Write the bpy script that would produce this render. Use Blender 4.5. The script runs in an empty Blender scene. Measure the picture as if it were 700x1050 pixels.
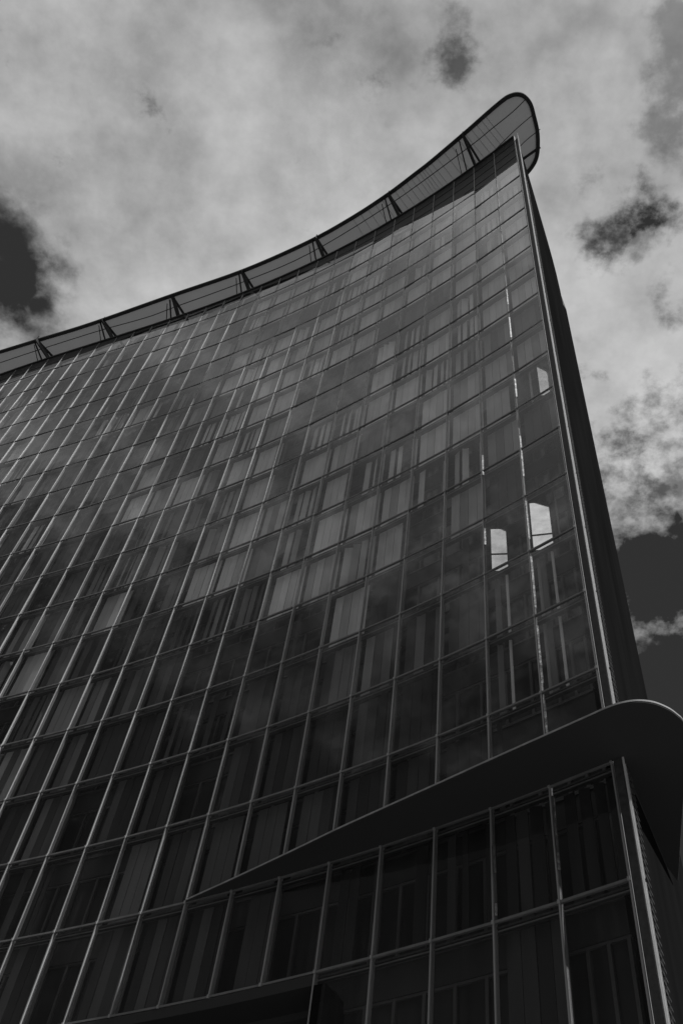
import bpy, bmesh, math, random
from mathutils import Vector, Matrix
random.seed(11)
sc = bpy.context.scene
COL = sc.collection

# ------------------------------------------------------------------ helpers
class MB:
    def __init__(s): s.v = []; s.f = []; s.m = []
    def quad(s, a, b, c, d, mi=0):
        n = len(s.v); s.v += [a, b, c, d]; s.f.append((n, n+1, n+2, n+3)); s.m.append(mi)
    def poly(s, pts, mi=0):
        n = len(s.v); s.v += list(pts); s.f.append(tuple(range(n, n+len(pts)))); s.m.append(mi)
    def hexa(s, p, mi=0):          # p: 4 bottom points (ccw), 4 top points
        n = len(s.v); s.v += list(p)
        for f in ((3,2,1,0),(4,5,6,7),(0,1,5,4),(1,2,6,5),(2,3,7,6),(3,0,4,7)):
            s.f.append(tuple(n+i for i in f)); s.m.append(mi)
    def box(s, x0, x1, y0, y1, z0, z1, mi=0):
        s.hexa([(x0,y0,z0),(x1,y0,z0),(x1,y1,z0),(x0,y1,z0),(x0,y0,z1),(x1,y0,z1),(x1,y1,z1),(x0,y1,z1)], mi)
    def bar(s, a, b, w, h, up=(0,0,1), mi=0):
        a = Vector(a); b = Vector(b); d = (b-a).normalized(); u = Vector(up)
        sd = d.cross(u)
        if sd.length < 1e-4: sd = d.cross(Vector((1,0,0)))
        sd.normalize(); u = sd.cross(d).normalized(); sd *= w/2; u *= h/2
        s.hexa([a-sd-u, a+sd-u, b+sd-u, b-sd-u, a-sd+u, a+sd+u, b+sd+u, b-sd+u], mi)
    def prism(s, pts, z0, z1, mi=0, mside=None):
        n = len(pts); k = len(s.v)
        s.v += [(x,y,z0) for x,y in pts] + [(x,y,z1) for x,y in pts]
        s.f.append(tuple(k+i for i in range(n))[::-1]); s.m.append(mi)
        s.f.append(tuple(k+n+i for i in range(n))); s.m.append(mi)
        for i in range(n):
            j = (i+1) % n
            s.f.append((k+i, k+j, k+n+j, k+n+i)); s.m.append(mi if mside is None else mside)
    def build(s, name, mats, parent=None, smooth=False, recalc=True):
        me = bpy.data.meshes.new(name)
        me.from_pydata([tuple(v) for v in s.v], [], s.f)
        if not isinstance(mats, (list, tuple)): mats = [mats]
        for m in mats: me.materials.append(m)
        for p, mi in zip(me.polygons, s.m): p.material_index = mi; p.use_smooth = smooth
        me.update()
        if recalc:
          bm = bmesh.new(); bm.from_mesh(me); bmesh.ops.recalc_face_normals(bm, faces=bm.faces); bm.to_mesh(me); bm.free()
        o = bpy.data.objects.new(name, me); COL.objects.link(o); o.parent = parent
        return o

def tag(o, label=None, cat=None, group=None, kind=None):
    for k, v in (('label',label),('category',cat),('group',group),('kind',kind)):
        if v: o[k] = v
    return o

def thing(name, loc, label, cat, group=None):
    o = bpy.data.objects.new(name, None); COL.objects.link(o); o.location = loc
    return tag(o, label, cat, group)

def mat(name, base, rough=.6, metal=0., spec=.5, var=0., scale=3., bump=0., streak=False):
    m = bpy.data.materials.new(name); m.use_nodes = True; nt = m.node_tree; N = nt.nodes; L = nt.links
    b = N['Principled BSDF']
    b.inputs['Base Color'].default_value = (base, base, base, 1)
    b.inputs['Roughness'].default_value = rough; b.inputs['Metallic'].default_value = metal
    b.inputs['Specular IOR Level'].default_value = spec
    if var or bump:
        tc = N.new('ShaderNodeTexCoord'); mp = N.new('ShaderNodeMapping')
        mp.inputs['Scale'].default_value = (1,1,.12) if streak else (1,1,1)
        nz = N.new('ShaderNodeTexNoise'); nz.inputs['Scale'].default_value = scale; nz.inputs['Detail'].default_value = 5
        L.new(tc.outputs['Object'], mp.inputs[0]); L.new(mp.outputs[0], nz.inputs['Vector'])
        if var:
            mr = N.new('ShaderNodeMapRange'); mr.inputs[1].default_value = .3; mr.inputs[2].default_value = .7
            mr.inputs[3].default_value = base*(1-var); mr.inputs[4].default_value = base*(1+var)
            cb = N.new('ShaderNodeCombineColor')
            L.new(nz.outputs['Fac'], mr.inputs[0])
            for i in range(3): L.new(mr.outputs[0], cb.inputs[i])
            L.new(cb.outputs[0], b.inputs['Base Color'])
            mr2 = N.new('ShaderNodeMapRange'); mr2.inputs[3].default_value = rough*.8; mr2.inputs[4].default_value = min(1, rough*1.2)
            L.new(nz.outputs['Fac'], mr2.inputs[0]); L.new(mr2.outputs[0], b.inputs['Roughness'])
        if bump:
            bp = N.new('ShaderNodeBump'); bp.inputs['Strength'].default_value = bump; bp.inputs['Distance'].default_value = .02
            L.new(nz.outputs['Fac'], bp.inputs['Height']); L.new(bp.outputs[0], b.inputs['Normal'])
    return m

def glass_mat(name, trans, gain, rough=.012):
    m = bpy.data.materials.new(name); m.use_nodes = True; nt = m.node_tree; N = nt.nodes; L = nt.links
    N.remove(N['Principled BSDF']); out = N['Material Output']
    lw = N.new('ShaderNodeLayerWeight'); lw.inputs['Blend'].default_value = .5      # Schlick reflectance, the same from both sides
    pw = N.new('ShaderNodeMath'); pw.operation = 'POWER'; pw.inputs[1].default_value = 4.2
    fr = N.new('ShaderNodeMath'); fr.operation = 'MULTIPLY_ADD'; fr.inputs[1].default_value = .94; fr.inputs[2].default_value = .05
    L.new(lw.outputs['Facing'], pw.inputs[0]); L.new(pw.outputs[0], fr.inputs[0])
    mu = N.new('ShaderNodeMath'); mu.operation = 'MULTIPLY'; mu.inputs[1].default_value = gain; mu.use_clamp = True
    tr = N.new('ShaderNodeBsdfTransparent'); tr.inputs[0].default_value = (trans, trans, trans, 1)
    gl = N.new('ShaderNodeBsdfGlossy'); gl.inputs['Roughness'].default_value = rough; gl.inputs[0].default_value = (.95,.95,.95,1)
    # faint waviness of the panes and rain streaked dirt
    tc = N.new('ShaderNodeTexCoord'); nz = N.new('ShaderNodeTexNoise'); nz.inputs['Scale'].default_value = .55; nz.inputs['Detail'].default_value = 2
    bp = N.new('ShaderNodeBump'); bp.inputs['Strength'].default_value = .35; bp.inputs['Distance'].default_value = .02
    L.new(tc.outputs['Object'], nz.inputs['Vector']); L.new(nz.outputs['Fac'], bp.inputs['Height']); L.new(bp.outputs[0], gl.inputs['Normal'])
    mp = N.new('ShaderNodeMapping'); mp.inputs['Scale'].default_value = (6,6,.5)
    n2 = N.new('ShaderNodeTexNoise'); n2.inputs['Scale'].default_value = 1.; n2.inputs['Detail'].default_value = 6
    L.new(tc.outputs['Object'], mp.inputs[0]); L.new(mp.outputs[0], n2.inputs['Vector'])
    mr = N.new('ShaderNodeMapRange'); mr.inputs[1].default_value = .45; mr.inputs[2].default_value = .8; mr.inputs[3].default_value = .0; mr.inputs[4].default_value = .035
    L.new(n2.outputs['Fac'], mr.inputs[0])
    df = N.new('ShaderNodeBsdfDiffuse'); df.inputs[0].default_value = (.35,.35,.35,1)
    mx = N.new('ShaderNodeMixShader'); m2 = N.new('ShaderNodeMixShader')
    L.new(fr.outputs[0], mu.inputs[0]); L.new(mu.outputs[0], mx.inputs[0]); L.new(tr.outputs[0], mx.inputs[1]); L.new(gl.outputs[0], mx.inputs[2])
    L.new(mr.outputs[0], m2.inputs[0]); L.new(mx.outputs[0], m2.inputs[1]); L.new(df.outputs[0], m2.inputs[2])
    L.new(m2.outputs[0], out.inputs[0])
    return m

M = {}
M['glass'] = glass_mat('facade_glass', .96, 1.5)
M['metal'] = mat('anodised_aluminium', .42, .45, .25, var=.15, scale=2.5, streak=True)
M['transom'] = mat('transom_aluminium', .22, .5, .25, var=.15, scale=2.)
M['trim'] = mat('polished_trim', .85, .35, .2, var=.1, scale=3.)
M['dark'] = mat('dark_steel', .030, .55, 0., spec=.3, var=.3, scale=1.5)
M['grating'] = mat('walkway_grating', .07, .7, .2, var=.3, scale=8.)
M['spandrel'] = mat('inner_spandrel', .05, .75, 0., var=.15, scale=1.2)
M['innerglass'] = mat('inner_window_glass', .035, .15, 0., spec=.5)
M['innerframe'] = mat('inner_window_frame', .11, .6, 0.)
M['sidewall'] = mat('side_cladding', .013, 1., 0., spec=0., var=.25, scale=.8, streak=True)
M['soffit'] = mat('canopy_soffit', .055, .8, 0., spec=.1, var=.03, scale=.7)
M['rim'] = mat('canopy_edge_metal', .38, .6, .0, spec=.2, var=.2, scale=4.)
M['grille'] = mat('ventilation_grille_metal', .10, .5, .4, var=.2, scale=6.)
M['roof'] = mat('roof_gravel', .12, .9, var=.3, scale=20.)
M['asphalt'] = mat('asphalt', .05, .9, var=.25, scale=9., bump=.3)
M['paving'] = mat('paving', .24, .85, var=.2, scale=2.2, bump=.2)
M['kerb'] = mat('kerb_stone', .3, .8, var=.15, scale=5.)
M['ground'] = mat('ground', .12, .95, var=.2, scale=.05)
M['paint'] = mat('road_paint', .7, .6)
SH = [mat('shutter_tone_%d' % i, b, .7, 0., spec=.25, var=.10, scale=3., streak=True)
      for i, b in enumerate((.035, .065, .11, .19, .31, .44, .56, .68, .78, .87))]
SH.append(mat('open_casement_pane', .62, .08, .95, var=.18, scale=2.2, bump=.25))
M['glint'] = mat('glint_mirror', .6, .18, .9, var=.5, scale=6., bump=.6)
# sail membrane: translucent polycarbonate with fine ribs
m = bpy.data.materials.new('sail_membrane'); m.use_nodes = True; nt = m.node_tree; N = nt.nodes; L = nt.links
b = N['Principled BSDF']; b.inputs['Roughness'].default_value = .6
out = N['Material Output']; tl = N.new('ShaderNodeBsdfTranslucent'); tl.inputs[0].default_value = (.53,.53,.53,1)
mx = N.new('ShaderNodeMixShader'); mx.inputs[0].default_value = .6
tc = N.new('ShaderNodeTexCoord'); nz = N.new('ShaderNodeTexNoise'); nz.inputs['Scale'].default_value = .5; nz.inputs['Detail'].default_value = 6
mr = N.new('ShaderNodeMapRange'); mr.inputs[1].default_value=.3; mr.inputs[2].default_value=.7; mr.inputs[3].default_value=.20; mr.inputs[4].default_value=.32
cb = N.new('ShaderNodeCombineColor'); L.new(tc.outputs['Object'], nz.inputs['Vector']); L.new(nz.outputs['Fac'], mr.inputs[0])
for i in range(3): L.new(mr.outputs[0], cb.inputs[i])
L.new(cb.outputs[0], b.inputs['Base Color'])
L.new(b.outputs[0], mx.inputs[1]); L.new(tl.outputs[0], mx.inputs[2]); L.new(mx.outputs[0], out.inputs[0])
M['sail'] = m

# ------------------------------------------------------------------ facade curve
EYE = 1.6
FPX, PITCH, ROLL = 956.4376, .9272497, -.1769014
X0, Y0, TH, K1, W, K2, Z0, K3 = 7.8746857, 18.2898561, 2.283647, .0125864, 1.8349888, 3.67e-05, 19.2601976, -3.1e-06
H = 3.3
def head(c):
    s = c*W; return TH + K1*s + K2*s*s + K3*s**3
_N = 2000; _C0, _C1 = -1.0, 44.0
_tab = []
x, y = X0, Y0
fw = [(0., X0, Y0)]; dc = .02
c = 0.
while c < _C1:
    a = head(c+dc/2); x += W*dc*math.cos(a); y += W*dc*math.sin(a); c += dc; fw.append((c, x, y))
def plan(c, off=0.):
    a = head(c)
    if c <= 0: px, py = X0+W*c*math.cos(TH), Y0+W*c*math.sin(TH); a = TH
    else:
        i = min(int(c/dc), len(fw)-2); t = (c-fw[i][0])/dc
        px = fw[i][1]+(fw[i+1][1]-fw[i][1])*t; py = fw[i][2]+(fw[i+1][2]-fw[i][2])*t
    # outward normal (towards the street)
    nx, ny = -math.sin(a), math.cos(a)
    if c >= -2: nx, ny = -math.sin(a), math.cos(a)
    return px + nx*off, py + ny*off
# heading ~131deg: (-sin, cos) = (-.75,-.66) points to the street
def zr(r): return EYE + Z0 + H*r
def P(c, off, z): 
    px, py = plan(c, off); return (px, py, z)
def cell_box(mb, c0, c1, o0, o1, z0, z1, mi=0):
    mb.hexa([P(c0,o1,z0),P(c1,o1,z0),P(c1,o0,z0),P(c0,o0,z0),P(c0,o1,z1),P(c1,o1,z1),P(c1,o0,z1),P(c0,o0,z1)], mi)
def flat_box(mb, ca, cb, ta, tb, oa0, oa1, ob0, ob1, z0, z1, mi=0):
    """box between fractions ta..tb of the straight chord from column ca to cb"""
    def q(t, o):
        a = plan(ca, o); b_ = plan(cb, o); return (a[0]+(b_[0]-a[0])*t, a[1]+(b_[1]-a[1])*t)
    A0=q(ta,oa0); A1=q(ta,oa1); B0=q(tb,ob0); B1=q(tb,ob1)
    mb.hexa([(*A1,z0),(*B1,z0),(*B0,z0),(*A0,z0),(*A1,z1),(*B1,z1),(*B0,z1),(*A0,z1)], mi)

CU, SU = math.cos(ROLL), math.sin(ROLL)
def px_of(X, Y, Z):
    Z -= EYE
    yc = Y*math.cos(PITCH)+Z*math.sin(PITCH); zc = -Y*math.sin(PITCH)+Z*math.cos(PITCH)
    if yc < .1: return None
    u, v = FPX*X/yc, FPX*zc/yc
    return 350+CU*u-SU*v, 525-(SU*u+CU*v)

NC = 38                      # columns built to the left
RLOW, RTOP = -5, 17
BAND = [(0,15.02),(1,15.05),(2.05,15.19),(3.1,15.45),(4.1,15.65),(5.15,15.85),(6.2,16.1),(9,16.3),(10.8,16.6),(13.6,16.78),(19.3,16.8),(22,16.5),(24.3,16.33),(27.5,16.25),(60,16.2)]
def band(c):
    for (a, ra), (b_, rb) in zip(BAND, BAND[1:]):
        if a <= c <= b_: return ra+(rb-ra)*(c-a)/(b_-a)
    return BAND[0][1]
def rmin(c): return -2 if c >= 5 else RLOW

tower = thing('office_tower', (*plan(0, -4), 0), 'tall curved glass-fronted office tower with projecting roof sail, filling the photo', 'office building')
TI = Matrix.Translation(-Vector(tower.location))
def part(mb, name, mats, parent=None, smooth=False):
    o = mb.build(name, mats, parent or tower, smooth, name != 'window')
    if parent is None: o.matrix_parent_inverse = TI
    return o

# ---- cell layout read from the photograph: type + tone
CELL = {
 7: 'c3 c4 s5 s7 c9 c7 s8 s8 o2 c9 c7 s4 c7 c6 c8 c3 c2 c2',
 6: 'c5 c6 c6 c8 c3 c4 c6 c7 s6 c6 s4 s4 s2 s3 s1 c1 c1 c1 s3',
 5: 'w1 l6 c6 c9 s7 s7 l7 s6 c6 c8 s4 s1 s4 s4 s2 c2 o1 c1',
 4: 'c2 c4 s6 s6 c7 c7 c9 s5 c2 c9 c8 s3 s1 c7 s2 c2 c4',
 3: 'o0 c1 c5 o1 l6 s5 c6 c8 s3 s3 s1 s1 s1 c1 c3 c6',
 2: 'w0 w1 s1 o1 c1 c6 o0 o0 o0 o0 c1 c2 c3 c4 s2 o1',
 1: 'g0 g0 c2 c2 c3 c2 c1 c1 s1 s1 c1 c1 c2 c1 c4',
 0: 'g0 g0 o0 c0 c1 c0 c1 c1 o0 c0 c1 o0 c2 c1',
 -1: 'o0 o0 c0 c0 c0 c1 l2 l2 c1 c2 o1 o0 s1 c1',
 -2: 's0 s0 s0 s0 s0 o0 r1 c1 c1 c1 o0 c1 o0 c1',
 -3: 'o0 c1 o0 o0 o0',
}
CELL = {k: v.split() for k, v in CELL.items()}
def cell_kind(c, r):  # upper unmapped rows paler, putting reflected sky brightness into the tone
    row = CELL.get(r)
    if row and c < len(row): return row[c][0], int(row[c][1])
    rowt = random.Random(r*7+3).random()
    k = random.random(); grp = random.Random((c//3)*31+r*17).random()      # neighbouring bays are often set alike
    if r < 0: return random.choice([('c',0),('c',1),('o',0),('c',2),('s',1)])
    if c > 12:
        return ('s' if k < .5 else 'c' if k < .78 else 'o' if k < .9 else 'l', random.choice([1,2,3,4,6] if grp < .5 else [1,1,2,3]))
    if r >= 14: return ('c' if k < .8 else 's', random.choice([7,8,9]))
    if grp < .22: return ('o' if k < .5 else 'c', random.choice([0,1,2]))
    if rowt < .5: return ('c' if k < .85 else 's', random.choice([6,7,8,8,9]))
    return ('s' if k < .72 else 'c' if k < .86 else 'o', random.choice([3,5,6,7,8]))

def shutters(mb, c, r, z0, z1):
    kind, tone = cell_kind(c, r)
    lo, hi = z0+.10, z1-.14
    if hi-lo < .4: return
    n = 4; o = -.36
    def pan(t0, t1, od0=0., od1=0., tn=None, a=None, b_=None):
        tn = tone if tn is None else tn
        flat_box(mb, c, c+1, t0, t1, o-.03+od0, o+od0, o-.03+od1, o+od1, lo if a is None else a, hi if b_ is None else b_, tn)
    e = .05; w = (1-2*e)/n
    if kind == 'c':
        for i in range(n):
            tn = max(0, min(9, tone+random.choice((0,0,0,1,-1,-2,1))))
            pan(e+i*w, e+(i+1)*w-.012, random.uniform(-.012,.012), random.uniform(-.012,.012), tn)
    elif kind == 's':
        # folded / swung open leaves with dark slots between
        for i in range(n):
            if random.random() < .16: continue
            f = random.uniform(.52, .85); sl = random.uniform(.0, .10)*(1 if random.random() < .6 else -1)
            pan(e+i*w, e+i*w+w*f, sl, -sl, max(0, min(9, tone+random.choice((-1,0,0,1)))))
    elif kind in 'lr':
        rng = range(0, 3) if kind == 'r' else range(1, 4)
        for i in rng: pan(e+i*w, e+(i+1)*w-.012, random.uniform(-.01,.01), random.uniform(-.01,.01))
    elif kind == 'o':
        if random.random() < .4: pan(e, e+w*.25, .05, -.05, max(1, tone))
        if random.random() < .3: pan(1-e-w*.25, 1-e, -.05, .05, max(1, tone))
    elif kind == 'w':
        # bright mirror-finish leaf, swung out to reflect cloud, plus a narrow one
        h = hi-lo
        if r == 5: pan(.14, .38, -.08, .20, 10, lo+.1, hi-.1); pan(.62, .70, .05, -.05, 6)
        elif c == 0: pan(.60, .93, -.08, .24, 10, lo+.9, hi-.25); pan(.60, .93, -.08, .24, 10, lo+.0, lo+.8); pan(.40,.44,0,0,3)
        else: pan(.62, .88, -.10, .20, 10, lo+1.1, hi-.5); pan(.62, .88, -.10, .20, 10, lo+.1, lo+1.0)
    elif kind == 'g':  # narrow pale leaves stand in for a column of glints
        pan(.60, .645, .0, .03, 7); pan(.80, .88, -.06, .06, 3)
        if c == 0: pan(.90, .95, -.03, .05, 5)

def pane(mb, c, z0, z1):
    # each pane sits very slightly out of true, as real glazing does
    t1, t2 = random.uniform(-.018,.018), random.uniform(-.016,.016)
    mb.quad(P(c,t1+t2,z0), P(c+1,-t1+t2,z0), P(c+1,-t1-t2,z1), P(c,t1-t2,z1))

cells = []
for c in range(NC):
    for r in range(rmin(c), RTOP):
        top = min(r+1, min(band(c), band(c+1)))
        if top - r < .15: continue
        pts = [px_of(*P(cc, 0, zr(rr))) for cc, rr in ((c,r),(c+1,r),(c+1,top),(c,top))]
        area = 0.
        if all(pts):
            q = [(min(max(a,0),700), min(max(b_,0),1050)) for a, b_ in pts]
            area = abs(sum(q[i][0]*q[(i+1)%4][1]-q[(i+1)%4][0]*q[i][1] for i in range(4)))/2
            if r in (-1,) and c < 8: area *= .5 if c > 1 else .02     # behind the canopy
        cells.append((area, c, r, top))
cells.sort(reverse=True)
big = cells[:100]; rest = cells[100:]
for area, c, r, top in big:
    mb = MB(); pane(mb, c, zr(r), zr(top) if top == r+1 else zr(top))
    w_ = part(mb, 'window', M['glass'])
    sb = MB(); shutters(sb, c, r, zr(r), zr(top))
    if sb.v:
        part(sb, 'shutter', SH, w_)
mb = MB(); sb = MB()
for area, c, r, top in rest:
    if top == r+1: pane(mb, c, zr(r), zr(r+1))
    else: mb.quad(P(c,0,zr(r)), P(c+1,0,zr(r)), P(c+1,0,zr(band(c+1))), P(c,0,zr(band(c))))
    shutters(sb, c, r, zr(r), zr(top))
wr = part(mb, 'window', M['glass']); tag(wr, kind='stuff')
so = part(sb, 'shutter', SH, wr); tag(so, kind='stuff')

# ---- mullions (one per column line, full height)
for c in range(0, NC+1):
    mb = MB(); z0 = zr(rmin(c) if c != 5 else RLOW); z1 = zr(16.86)
    if c == 0: z1 = zr(17.0)
    w_ = .021/W
    cell_box(mb, c-w_, c+w_, -.135, .035, z0, z1)
    # small pressure cap joint at every floor
    r = math.ceil(rmin(c))
    while r < 17:
        cell_box(mb, c-w_*1.6, c+w_*1.6, .01, .065, zr(r)-.05, zr(r)+.05); r += 1
    part(mb, 'mullion', M['metal'])
# mirror strips added beside the first two mullions to make glints
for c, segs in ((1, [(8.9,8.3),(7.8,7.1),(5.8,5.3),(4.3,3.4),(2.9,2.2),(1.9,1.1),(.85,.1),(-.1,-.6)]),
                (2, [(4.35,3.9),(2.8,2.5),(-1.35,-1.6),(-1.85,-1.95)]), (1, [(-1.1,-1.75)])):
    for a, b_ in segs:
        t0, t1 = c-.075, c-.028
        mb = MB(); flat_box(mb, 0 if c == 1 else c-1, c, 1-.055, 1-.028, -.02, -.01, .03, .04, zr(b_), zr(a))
        part(mb, 'glint_strip', M['glint'])
# ---- transoms, rails and maintenance walkways between the skins
for r in range(RLOW, 17):
    mb = MB(); g = MB()
    for c in range(NC):
        if r < rmin(c): continue
        if r > min(band(c), band(c+1)) - .05 and r > 15: continue
        cell_box(mb, c, c+1, -.05, .035, zr(r)-.032, zr(r)+.032)
        cell_box(g, c, c+1, -.33, -.10, zr(r)-.12, zr(r)-.07)
        cell_box(g, c, c+1, -.125, -.10, zr(r)-.20, zr(r)-.165, 1)
    part(mb, 'transom', M['transom']); part(g, 'walkway', [M['grating'], M['transom']])
# glass top edge profile under the dark band and parapet rail
mb = MB(); pr = MB()
for c in range(NC):
    for k in range(2):
        a, b_ = c+k*.5, c+k*.5+.5
        za, zb = zr(band(a)), zr(band(b_)); zt = zr(16.93)
        mb.hexa([P(a,-.03,za),P(b_,-.03,zb),P(b_,-.22,zb),P(a,-.22,za),P(a,-.03,zt),P(b_,-.03,zt),P(b_,-.22,zt),P(a,-.22,zt)])
        for j in range(1, 4):
            zz = zr(17)-j*1.7
            if zz > max(za, zb)+.1: cell_box(mb, a, b_, -.03, .0, zz-.03, zz+.03, 0)
    cell_box(pr, c, c+1, -.24, .07, zr(16.93), zr(17.0))
part(mb, 'parapet', [M['dark'], M['grille']]); part(pr, 'parapet_rail', M['dark'])

# ---- inner facade
mb = MB()
for r in range(RLOW, 17):
    for c in range(NC):
        if r < rmin(c): continue
        d = .38 if c == 0 else 0.
        if r+1 > 16 and r+1 > band(c)+.3: pass
        o = -1.05
        cell_box(mb, c+d, c+1, o-.3, o, zr(r)-.55, zr(r)+.42, 0)
        cell_box(mb, c+d, c+1, o-.3, o-.12, zr(r)+.42, zr(r+1)-.55, 1)
        for t in ((.42, .7) if c == 0 else (0, .5)):
            cell_box(mb, c+t-.025, c+t+.025, o-.12, o-.04, zr(r)+.42, zr(r+1)-.55, 2)
        cell_box(mb, c+d, c+1, o-.12, o-.05, zr(r)+.42, zr(r)+.50, 2)
        cell_box(mb, c+d, c+1, o-.12, o-.05, zr(r+1)-.62, zr(r+1)-.55, 2)
        cell_box(mb, c+d, c+1, o, o+.05, zr(r)+.30, zr(r)+.36, 2)
part(mb, 'inner_wall', [M['spandrel'], M['innerglass'], M['innerframe']])

# ---- building corner, trims and side wall
tx, ty = -math.cos(TH), -math.sin(TH)                 # along the facade, to the right
C0 = (X0+tx*.32, Y0+ty*.32)
sx, sy = .5400, .8417                                  # side wall direction, away from street
def S(t, o=0.): return (C0[0]+sx*t + sy*o, C0[1]+sy*t - sx*o)   # o>0: outwards (right)
mb = MB(); 
ce = -.32/W
cell_box(mb, ce+.03, -.03, -.03, .02, 0, zr(16.6)); part(mb, 'corner_frame', M['grating'])
def sbox(mb, t0, t1, o0, o1, z0, z1, mi=0):
    a,b_,c_,d = S(t0,o1),S(t1,o1),S(t1,o0),S(t0,o0)
    mb.hexa([(*a,z0),(*b_,z0),(*c_,z0),(*d,z0),(*a,z1),(*b_,z1),(*c_,z1),(*d,z1)], mi)
mb = MB(); sbox(mb, -.02, .02, -.02, .03, 0, zr(17.0)); part(mb, 'corner_trim', M['trim'])
mb = MB(); 
r = -6
while r < 16.4:
    sbox(mb, .20, .225, -.02, .02, zr(r)+.05, zr(r+1)-.05); sbox(mb, .20, .22, -.02, .0, zr(r)-.05, zr(r)+.05); r += 1 
part(mb, 'guide_rail', M['trim'])
mb = MB(); z = 8.
while z < zr(14):
    sbox(mb, .30, .50, -.01, .035, z, z+.05)
    sbox(mb, .58, .80, -.01, .035, z, z+.05); z += .20
sbox(mb, .545, .575, -.02, .03, 8, zr(14)); sbox(mb, .28, .96, -.10, -.065, 0, zr(15.9), 1)
part(mb, 'ventilation_grille', [M['grille'], M['dark']])
# side wall with curved top
T1 = 7.76
top = [(0.9, 73.8), (1.3, 73.4), (2.15, 72.8), (3.43, 71.3), (5.0, 69.4), (6.2, 67.9), (7.0, 66.5), (7.5, 64.8), (T1, 62.5)]
top = [(t, z_+1.6) for t, z_ in top]
mb = MB()
outer = [(*S(.9,-.06),0)]+[(*S(max(t,.9),-.06), z_) for t, z_ in top]+[(*S(T1,-.06),0)]
inner = [(*S(.9,-.36),0)]+[(*S(max(t,.9),-.36), z_) for t, z_ in top]+[(*S(T1,-.36),0)]
mb.poly(outer); mb.poly(inner[::-1])
for i in range(len(outer)):
    j = (i+1) % len(outer); mb.quad(outer[i], outer[j], inner[j], inner[i])
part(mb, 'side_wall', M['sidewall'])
# rear wall and roof
DEP = 8.0
mb = MB(); back = []
for c in range(0, NC+1):
    px_, py_ = plan(c, -DEP); back.append((px_, py_))
back[0] = S(T1, -.1)
zb = 62.
for a, b_ in zip(back, back[1:]): mb.quad((*a,0), (*b_,0), (*b_,zb), (*a,zb))
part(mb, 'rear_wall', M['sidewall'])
mb = MB()
for c in range(0, NC):
    a, b_ = plan(c if c else .45,-1.3), plan(c+1,-1.3)
    mb.quad((*a, zr(16.2)), (*b_, zr(16.2)), (*back[c+1], zb), (*back[c], zb))
part(mb, 'roof', M['roof'])
mb = MB(); e0, e1 = plan(NC, .1), back[NC]
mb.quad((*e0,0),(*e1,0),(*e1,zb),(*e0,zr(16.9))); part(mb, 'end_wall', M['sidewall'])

# ---- recessed underside left of column 5, and the base behind it
mb = MB()
for c in range(5, NC):
    cell_box(mb, c, c+1, -6.5, .03, zr(-2)-.36, zr(-2)-.06)
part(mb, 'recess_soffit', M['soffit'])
mb = MB()
a = plan(5, .02); ra, rb = (1.49, 24.62), (4.6, 29.2)
mb.hexa([(*a,0),(rb[0],rb[1],0),(rb[0]+.3,rb[1]-.2,0),(a[0]+.3,a[1]-.24,0),(*a,zr(-2)-.36),(rb[0],rb[1],zr(-2)-.36),(rb[0]+.3,rb[1]-.2,zr(-2)-.36),(a[0]+.3,a[1]-.24,zr(-2)-.36)])
part(mb, 'return_wall', M['sidewall'])
mb = MB()
for c in range(5, NC): cell_box(mb, c, c+1, -6.6, -6.4, 0, zr(-2)-.36)
for c in range(0, 5): cell_box(mb, c, c+1, -.25, .03, 0, zr(RLOW)-.05)
part(mb, 'base_wall', M['spandrel'])
for c in range(8, NC, 5):
    mb = MB(); px_, py_ = plan(c+.5, -1.2)
    ring = [(px_+.35*math.cos(k*math.pi/8), py_+.35*math.sin(k*math.pi/8)) for k in range(16)]
    mb.prism(ring, 0, zr(-2)-.36); part(mb, 'column', M['spandrel'])

# ---- the projecting canopy wrapping the corner
def smooth_curve(pts, n=6):
    out_ = []
    for i in range(len(pts)-1):
        p0 = pts[max(i-1,0)]; p1 = pts[i]; p2 = pts[i+1]; p3 = pts[min(i+2,len(pts)-1)]
        for k in range(n):
            t = k/n
            out_.append(tuple(.5*((2*p1[j])+(-p0[j]+p2[j])*t+(2*p0[j]-5*p1[j]+4*p2[j]-p3[j])*t*t+(-p0[j]+3*p1[j]-3*p2[j]+p3[j])*t**3) for j in (0,1)))
    out_.append(pts[-1]); return out_
ZC = EYE + Z0 - H
can = [(-2.72,28.40),(-1.26,26.65),(.35,24.66),(1.46,23.26),(2.67,21.81),(3.8,20.47),(4.89,19.16),(5.9,17.97),(6.79,16.92),(7.22,16.42),(7.52,16.17),(7.83,16.03),(8.18,16.0),(8.55,16.10),(8.82,16.25),(9.08,16.48),(9.5,17.25),(9.78,18.1),(10.0,19.0),(10.38,20.2),(10.8,21.5),(10.95,21.95),(11.2,22.75)]
can_s = smooth_curve(can, 5)
innerc = [S(4.9,-.04), S(2.,-.04), S(.15,-.04)] + [plan(c,.02) for c in (0,1,2,3,4,5,6,7,8)]
ZH = .07
mb = MB()
mb.prism(can_s+innerc, ZC, ZC+ZH)
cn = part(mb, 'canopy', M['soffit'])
mb = MB()
for a, b_ in zip(can_s, can_s[1:]):
    mb.bar((a[0],a[1],ZC+ZH-.005), (b_[0],b_[1],ZC+ZH-.005), .03, .05)
part(mb, 'canopy_edge', M['rim'], cn)

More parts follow.
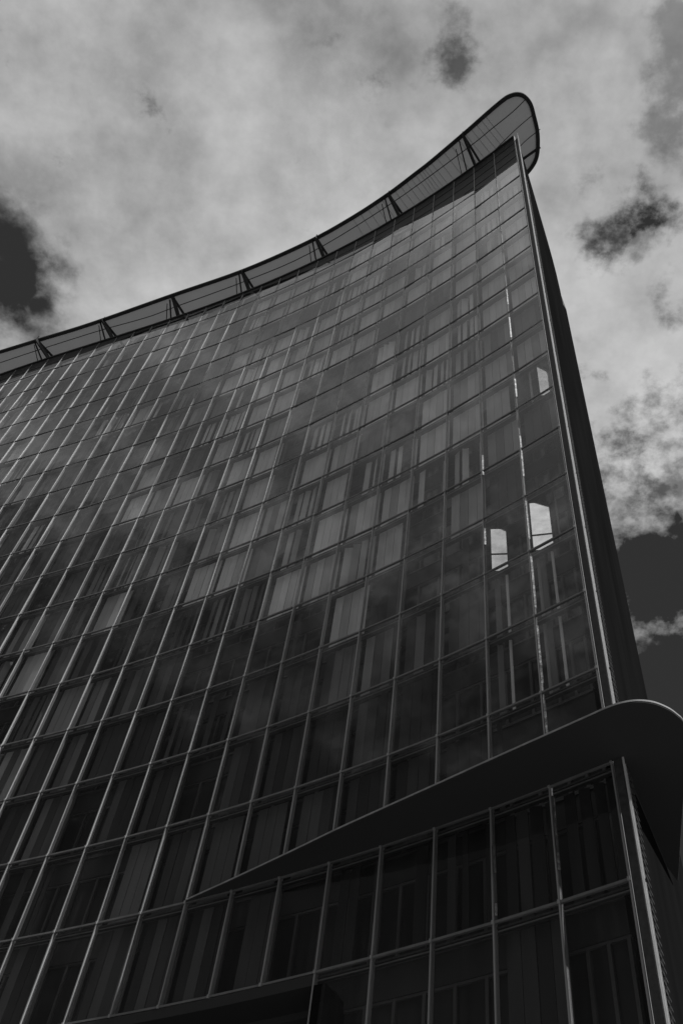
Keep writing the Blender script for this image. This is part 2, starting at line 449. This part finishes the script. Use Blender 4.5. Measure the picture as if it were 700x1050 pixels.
# ---- roof sail
ZS = zr(17) + 2.3
rimp = [(-62,60.5),(-52,55.6),(-41.24,49.54),(-35.11,46.35),(-31.39,44.4),(-26.15,41.66),(-18.6,37.35),(-12.33,33.8),(-6.97,30.2),(-3.56,27.45),(-.93,25.0),(.95,23.0),(2.0,21.85),(4.2,19.22),(5.7,17.35),(6.54,16.36),(7.0,15.95),(7.59,15.70),(8.21,15.76),(8.87,16.25),(9.44,17.19),(9.93,18.13),(10.25,19.12),(10.40,20.0),(10.31,20.71),(9.95,21.5),(9.3,22.3),(8.4,22.9)]
rim_s = smooth_curve(rimp, 5)
mem = MB(); inn = [plan(c, -4.6) for c in (3,6,9,12,15,18,21,24,27,30,33,36)]
mem.prism(rim_s+inn, ZS+.02, ZS+.09)
sail = part(mem, 'roof_sail', M['sail'])
mb = MB()
for a, b_ in zip(rim_s, rim_s[1:]):
    d = Vector((b_[0]-a[0], b_[1]-a[1])); d.normalize(); nx, ny = -d.y, d.x
    A = (a[0]+nx*.12, a[1]+ny*.12); B = (b_[0]+nx*.12, b_[1]+ny*.12)
    mb.bar((A[0],A[1],ZS+.0), (B[0],B[1],ZS+.0), .30, .22)
part(mb, 'sail_rim', M['dark'], sail)
# seams and purlins on the underside
def seam(pts, w_=.06, h_=.05, name='sail_seam'):
    q = smooth_curve(pts, 5); s_ = MB()
    for a, b_ in zip(q, q[1:]): s_.bar((*a, ZS-.02), (*b_, ZS-.02), w_, h_)
    part(s_, name, M['dark'], sail)
seam([(-41,51.2),(-35.24,47.7),(-26.18,42.75),(-20.9,40.1),(-18.38,38.6),(-12.22,34.95),(-6.8,31.35),(-.65,25.95),(4.63,20.5),(6.3,18.6),(7.6,17.1),(8.4,15.95)])
seam([(5.2,22.4),(6.6,20.6),(8.1,18.4),(9.3,16.9)], .05)
seam([(6.6,23.0),(8.0,20.9),(9.0,19.2),(10.0,18.0)], .05)
seam([(7.6,23.0),(8.8,21.0),(10.35,19.3)], .20, .08)
# fine ribs across the membrane
s_ = MB()
for i in range(2, len(rim_s)-66):
    a = rim_s[i]; b_ = rim_s[i+1]
    d = Vector((b_[0]-a[0], b_[1]-a[1])); L_ = d.length; d.normalize(); n_ = Vector((-d.y, d.x))
    if a[0] < -4: continue
    k = max(1, int(L_/.42))
    for j in range(k):
        p = Vector(a)+d*(L_*j/k); q = p+n_*4.4
        s_.bar((p.x+n_.x*.3, p.y+n_.y*.3, ZS+.012), (q.x, q.y, ZS+.012), .028, .022)
part(s_, 'sail_rib', M['sail'], sail)
# outriggers holding the sail
base_c = [1.95, 5.82, 9.76, 13.75, 17.63, 21.35, 25.1, 28.9, 32.7]
tips = [(4.15,19.34),(-.83,24.96),(-6.29,29.72),(-12.33,33.95),(-18.42,37.6),(-24.94,41.1),(-31.39,44.35),(-38.2,48.0),(-45.,52.)]
for cb_, tp in zip(base_c, tips):
    s_ = MB(); b0 = P(cb_, -.12, zr(17)-.05)
    s_.bar(b0, (tp[0], tp[1], ZS-.14), .20, .30)
    x2, y2 = plan(cb_+.42, -.12)
    d = Vector((tp[0]-b0[0], tp[1]-b0[1])); 
    s_.bar((x2, y2, zr(17)-.05), (tp[0]-d.x*.10+(x2-b0[0])*.6, tp[1]-d.y*.10+(y2-b0[1])*.6, ZS-.10), .09, .12)
    x3, y3 = plan(cb_+.68, -.12)
    s_.bar((x3, y3, zr(17)-.05), (tp[0]-d.x*.3+(x3-b0[0])*.8, tp[1]-d.y*.3+(y3-b0[1])*.8, ZS-.08), .05, .06)
    q2 = plan(cb_, -4.2); s_.bar((tp[0], tp[1], ZS-.1), (q2[0], q2[1], ZS-.12), .16, .18)
    q3 = plan(cb_, -2.6); s_.bar((q3[0], q3[1], zr(16.0)), (q3[0], q3[1], ZS-.1), .2, .2, up=(1,0,0))
    s_.bar((tp[0], tp[1], ZS), (tp[0]-.0, tp[1], ZS+.55), .07, .07, up=(1,0,0))
    part(s_, 'sail_strut', M['dark'], sail)

# ------------------------------------------------------------------ ground and street
g = MB(); g.quad((-3000,-3000,0),(3000,-3000,0),(3000,3000,0),(-3000,3000,0)); tag(g.build('ground', M['ground']), kind='structure')
g = MB(); g.quad((-150,-14,.004),(150,-14,.004),(150,-4,.004),(-150,-4,.004)); tag(g.build('road', M['asphalt']), kind='structure')
g = MB(); g.box(-150,150,-3.85,15.,.0,.12); tag(g.build('pavement', M['paving']), kind='structure')
g = MB(); g.box(-150,150,-4.0,-3.852,.0,.14); tag(g.build('kerb', M['kerb']), kind='structure')
g = MB()
for i in range(-14, 15): g.quad((i*8,-9.06,.008),(i*8+4,-9.06,.008),(i*8+4,-8.94,.008),(i*8,-8.94,.008))
tag(g.build('road_markings', M['paint']), kind='structure')

# ------------------------------------------------------------------ sky
SUN_AZ = Vector((.722, -.692)).normalized(); SUN_EL = math.radians(38)
sd = Vector((SUN_AZ.x*math.cos(SUN_EL), SUN_AZ.y*math.cos(SUN_EL), math.sin(SUN_EL)))
w = bpy.data.worlds.new('World'); sc.world = w; w.use_nodes = True
nt = w.node_tree; N = nt.nodes; L = nt.links
bg = N['Background']; bg.inputs[1].default_value = .1
sky = N.new('ShaderNodeTexSky'); sky.sky_type = 'NISHITA'; sky.sun_disc = False
sky.sun_elevation = SUN_EL; sky.sun_rotation = math.atan2(SUN_AZ.x, SUN_AZ.y)
bw = N.new('ShaderNodeRGBToBW'); L.new(sky.outputs[0], bw.inputs[0])
def V(sock_or_val, inp):
    if isinstance(sock_or_val, (int, float)): inp.default_value = sock_or_val
    else: L.new(sock_or_val, inp)
def mth(op, a, b_=None, clamp=False):
    n = N.new('ShaderNodeMath'); n.operation = op; n.use_clamp = clamp; V(a, n.inputs[0])
    if b_ is not None: V(b_, n.inputs[1])
    return n.outputs[0]
def mrange(v, a, b_, c_, d, smooth=True):
    n = N.new('ShaderNodeMapRange'); n.clamp = True
    if smooth: n.interpolation_type = 'SMOOTHSTEP'
    V(v, n.inputs[0]); 
    for i, q in enumerate((a,b_,c_,d)): n.inputs[i+1].default_value = q
    return n.outputs[0]
tc = N.new('ShaderNodeTexCoord'); D = tc.outputs['Generated']
sep = N.new('ShaderNodeSeparateXYZ'); L.new(D, sep.inputs[0])
zc = mth('ADD', mth('MAXIMUM', sep.outputs[2], 0.), .22)
vd = N.new('ShaderNodeVectorMath'); vd.operation = 'SCALE'
inv = mth('DIVIDE', 1., zc); L.new(D, vd.inputs[0]); L.new(inv, vd.inputs['Scale'])
U = vd.outputs[0]
def noise(scale, detail=8, rough=.55, off=(0,0,0), dist=0.):
    mp = N.new('ShaderNodeMapping'); mp.inputs['Location'].default_value = off; L.new(U, mp.inputs[0])
    n = N.new('ShaderNodeTexNoise'); n.inputs['Scale'].default_value = scale; n.inputs['Detail'].default_value = detail
    n.inputs['Roughness'].default_value = rough; n.inputs['Distortion'].default_value = dist
    L.new(mp.outputs[0], n.inputs['Vector']); return n.outputs['Fac']
nA = noise(2.2, 9, .58, (3.1,1.7,0), 0.); nB = noise(9.5, 8, .60, (7.3,2.2,0), 0.); nC = noise(1.1, 4, .5, (1.3,5.9,0)); nD = noise(22., 6, .6, (2.,9.,0), 0.)
# cloud brightness
cl = mth('ADD', mth('MULTIPLY', nA, 3.6), mth('MULTIPLY', nC, 2.8))
cl = mth('ADD', cl, mth('MULTIPLY', nB, 2.6))
cl = mth('ADD', cl, mth('MULTIPLY', nD, .9))
cl = mrange(cl, 4.15, 5.9, 1.9, 6.0, False)
# unseen clouds behind the viewer, brightened to light the shutters
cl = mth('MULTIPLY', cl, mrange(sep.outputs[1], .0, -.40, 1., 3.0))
# clear gaps: directions, radius (as 1-cos), strength
wob = mth('ADD', mth('MULTIPLY', mth('SUBTRACT', nB, .5), 1.0), mth('MULTIPLY', mth('SUBTRACT', nA, .5), .5))
wob = mth('ADD', mth('MULTIPLY', wob, 1.5), mth('MULTIPLY', mth('SUBTRACT', nD, .5), 1.0))
gaps = [((-.3526,.4191,.8367), .047, 1.1), ((-.372,.385,.844), .04, 1.), ((-.335,.437,.834), .022, 1.),
        ((.0294,.1707,.9849), .016, .66), ((.025,.15,.988), .012, .5), ((.226,.270,.936), .024, .85), ((.212,.302,.929), .020, .75), ((.19,.262,.946), .013, .5), ((.238,.30,.925), .014, .55),
        ((.2406,.1323,.9626), .03, .40), ((.262,.2,.947), .03, .45), ((.272,.335,.902), .013, .6), ((.289,.352,.89), .015, .6),
        ((.275,.51,.815), .036, .7), ((.325,.47,.82), .030, .6), ((.3418,.5748,.7435), .10, 1.2)]
nF = mth('ADD', mth('MULTIPLY', noise(17., 10, .62, (4.4,8.1,0), 0.), 4.2), -1.75)
clear = None
for d, rad, st in gaps:
    dn = Vector(d).normalized()
    vm = N.new('ShaderNodeVectorMath'); vm.operation = 'DISTANCE'; L.new(D, vm.inputs[0]); vm.inputs[1].default_value = dn
    q = mth('ADD', mth('DIVIDE', vm.outputs['Value'], rad), mth('MULTIPLY', wob, 3.6 if st < 1 else 1.6))
    if st < 1:
        env = mrange(vm.outputs['Value'], rad*3.0, rad*.3, 0., 1.15)
        k = mth('MULTIPLY', mrange(mth('ADD', env, nF), .75, 1.75, 0., 1.), st*1.25)
    else: k = mth('MULTIPLY', mrange(q, 1.35, .25, 0., 1.), st)
    clear = k if clear is None else mth('MAXIMUM', clear, k)
# broken cloud field over the western half, with clear holes between the clouds
nE = noise(3.6, 8, .6, (5.5,3.3,0), .4)
west = mth('MULTIPLY', mrange(sep.outputs[1], .05, -.06, 0., 1.), mrange(sep.outputs[0], -.12, -.30, 0., 1.))
clear = mth('MAXIMUM', clear, mth('MULTIPLY', west, mth('MULTIPLY', mrange(nE, .50, .63, 0., .8), mrange(sep.outputs[2], .97, .88, .25, 1.))))
# below about 52 degrees of elevation the sky is clear
low = mrange(mth('ADD', sep.outputs[2], mth('MULTIPLY', wob, .12)), .765, .70, 0., 1.)
lowW = mrange(mth('ADD', sep.outputs[2], mth('MULTIPLY', wob, .15)), .90, .60, 0., 1.)
mk = mrange(sep.outputs[1], .1, -.1, 0., 1.)
low = mth('ADD', mth('MULTIPLY', low, mth('SUBTRACT', 1., mk)), mth('MULTIPLY', lowW, mk))
clear = mth('MAXIMUM', clear, low); clear = mth('MINIMUM', clear, 1.)
blue = mth('MULTIPLY', bw.outputs[0], .10)
blue = mth('MINIMUM', mth('MAXIMUM', blue, .30), .55)
# unseen glow low over the horizon, added to light fins and shutters
horizon_fill = mrange(mth('ADD', sep.outputs[2], mth('MULTIPLY', wob, .08)), .50, .22, 0., .6)
blue = mth('ADD', blue, horizon_fill)
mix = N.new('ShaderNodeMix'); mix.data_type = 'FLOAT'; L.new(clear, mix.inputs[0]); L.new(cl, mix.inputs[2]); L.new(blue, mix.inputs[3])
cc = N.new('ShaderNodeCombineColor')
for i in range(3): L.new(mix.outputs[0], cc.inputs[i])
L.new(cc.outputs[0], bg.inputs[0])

sl = bpy.data.lights.new('sun', 'SUN'); sl.energy = 3.0; sl.angle = math.radians(2.); sl.color = (1,1,1)
so_ = bpy.data.objects.new('sun', sl); COL.objects.link(so_); so_.location = (30,-30,60)
so_.rotation_euler = (-sd).to_track_quat('-Z', 'Y').to_euler()

# ------------------------------------------------------------------ camera
cam = bpy.data.cameras.new('camera'); co = bpy.data.objects.new('camera', cam); COL.objects.link(co); sc.camera = co
cam.sensor_fit = 'VERTICAL'; cam.sensor_height = 24; cam.lens = FPX/1050*24; cam.clip_end = 8000; cam.clip_start = .1
fwd = Vector((0, math.cos(PITCH), math.sin(PITCH))); Uu = Vector((0,-math.sin(PITCH), math.cos(PITCH))); Ru = Vector((1,0,0))
R_ = CU*Ru - SU*Uu; U_ = SU*Ru + CU*Uu
m4 = Matrix((( R_.x,U_.x,-fwd.x,0),(R_.y,U_.y,-fwd.y,0),(R_.z,U_.z,-fwd.z,EYE),(0,0,0,1)))
co.matrix_world = m4
sc.view_settings.view_transform = 'Standard'; sc.view_settings.look = 'None'; sc.view_settings.exposure = 0; sc.view_settings.gamma = 1
sc.cycles.max_bounces = 8; sc.cycles.transparent_max_bounces = 16; sc.cycles.use_denoising = True
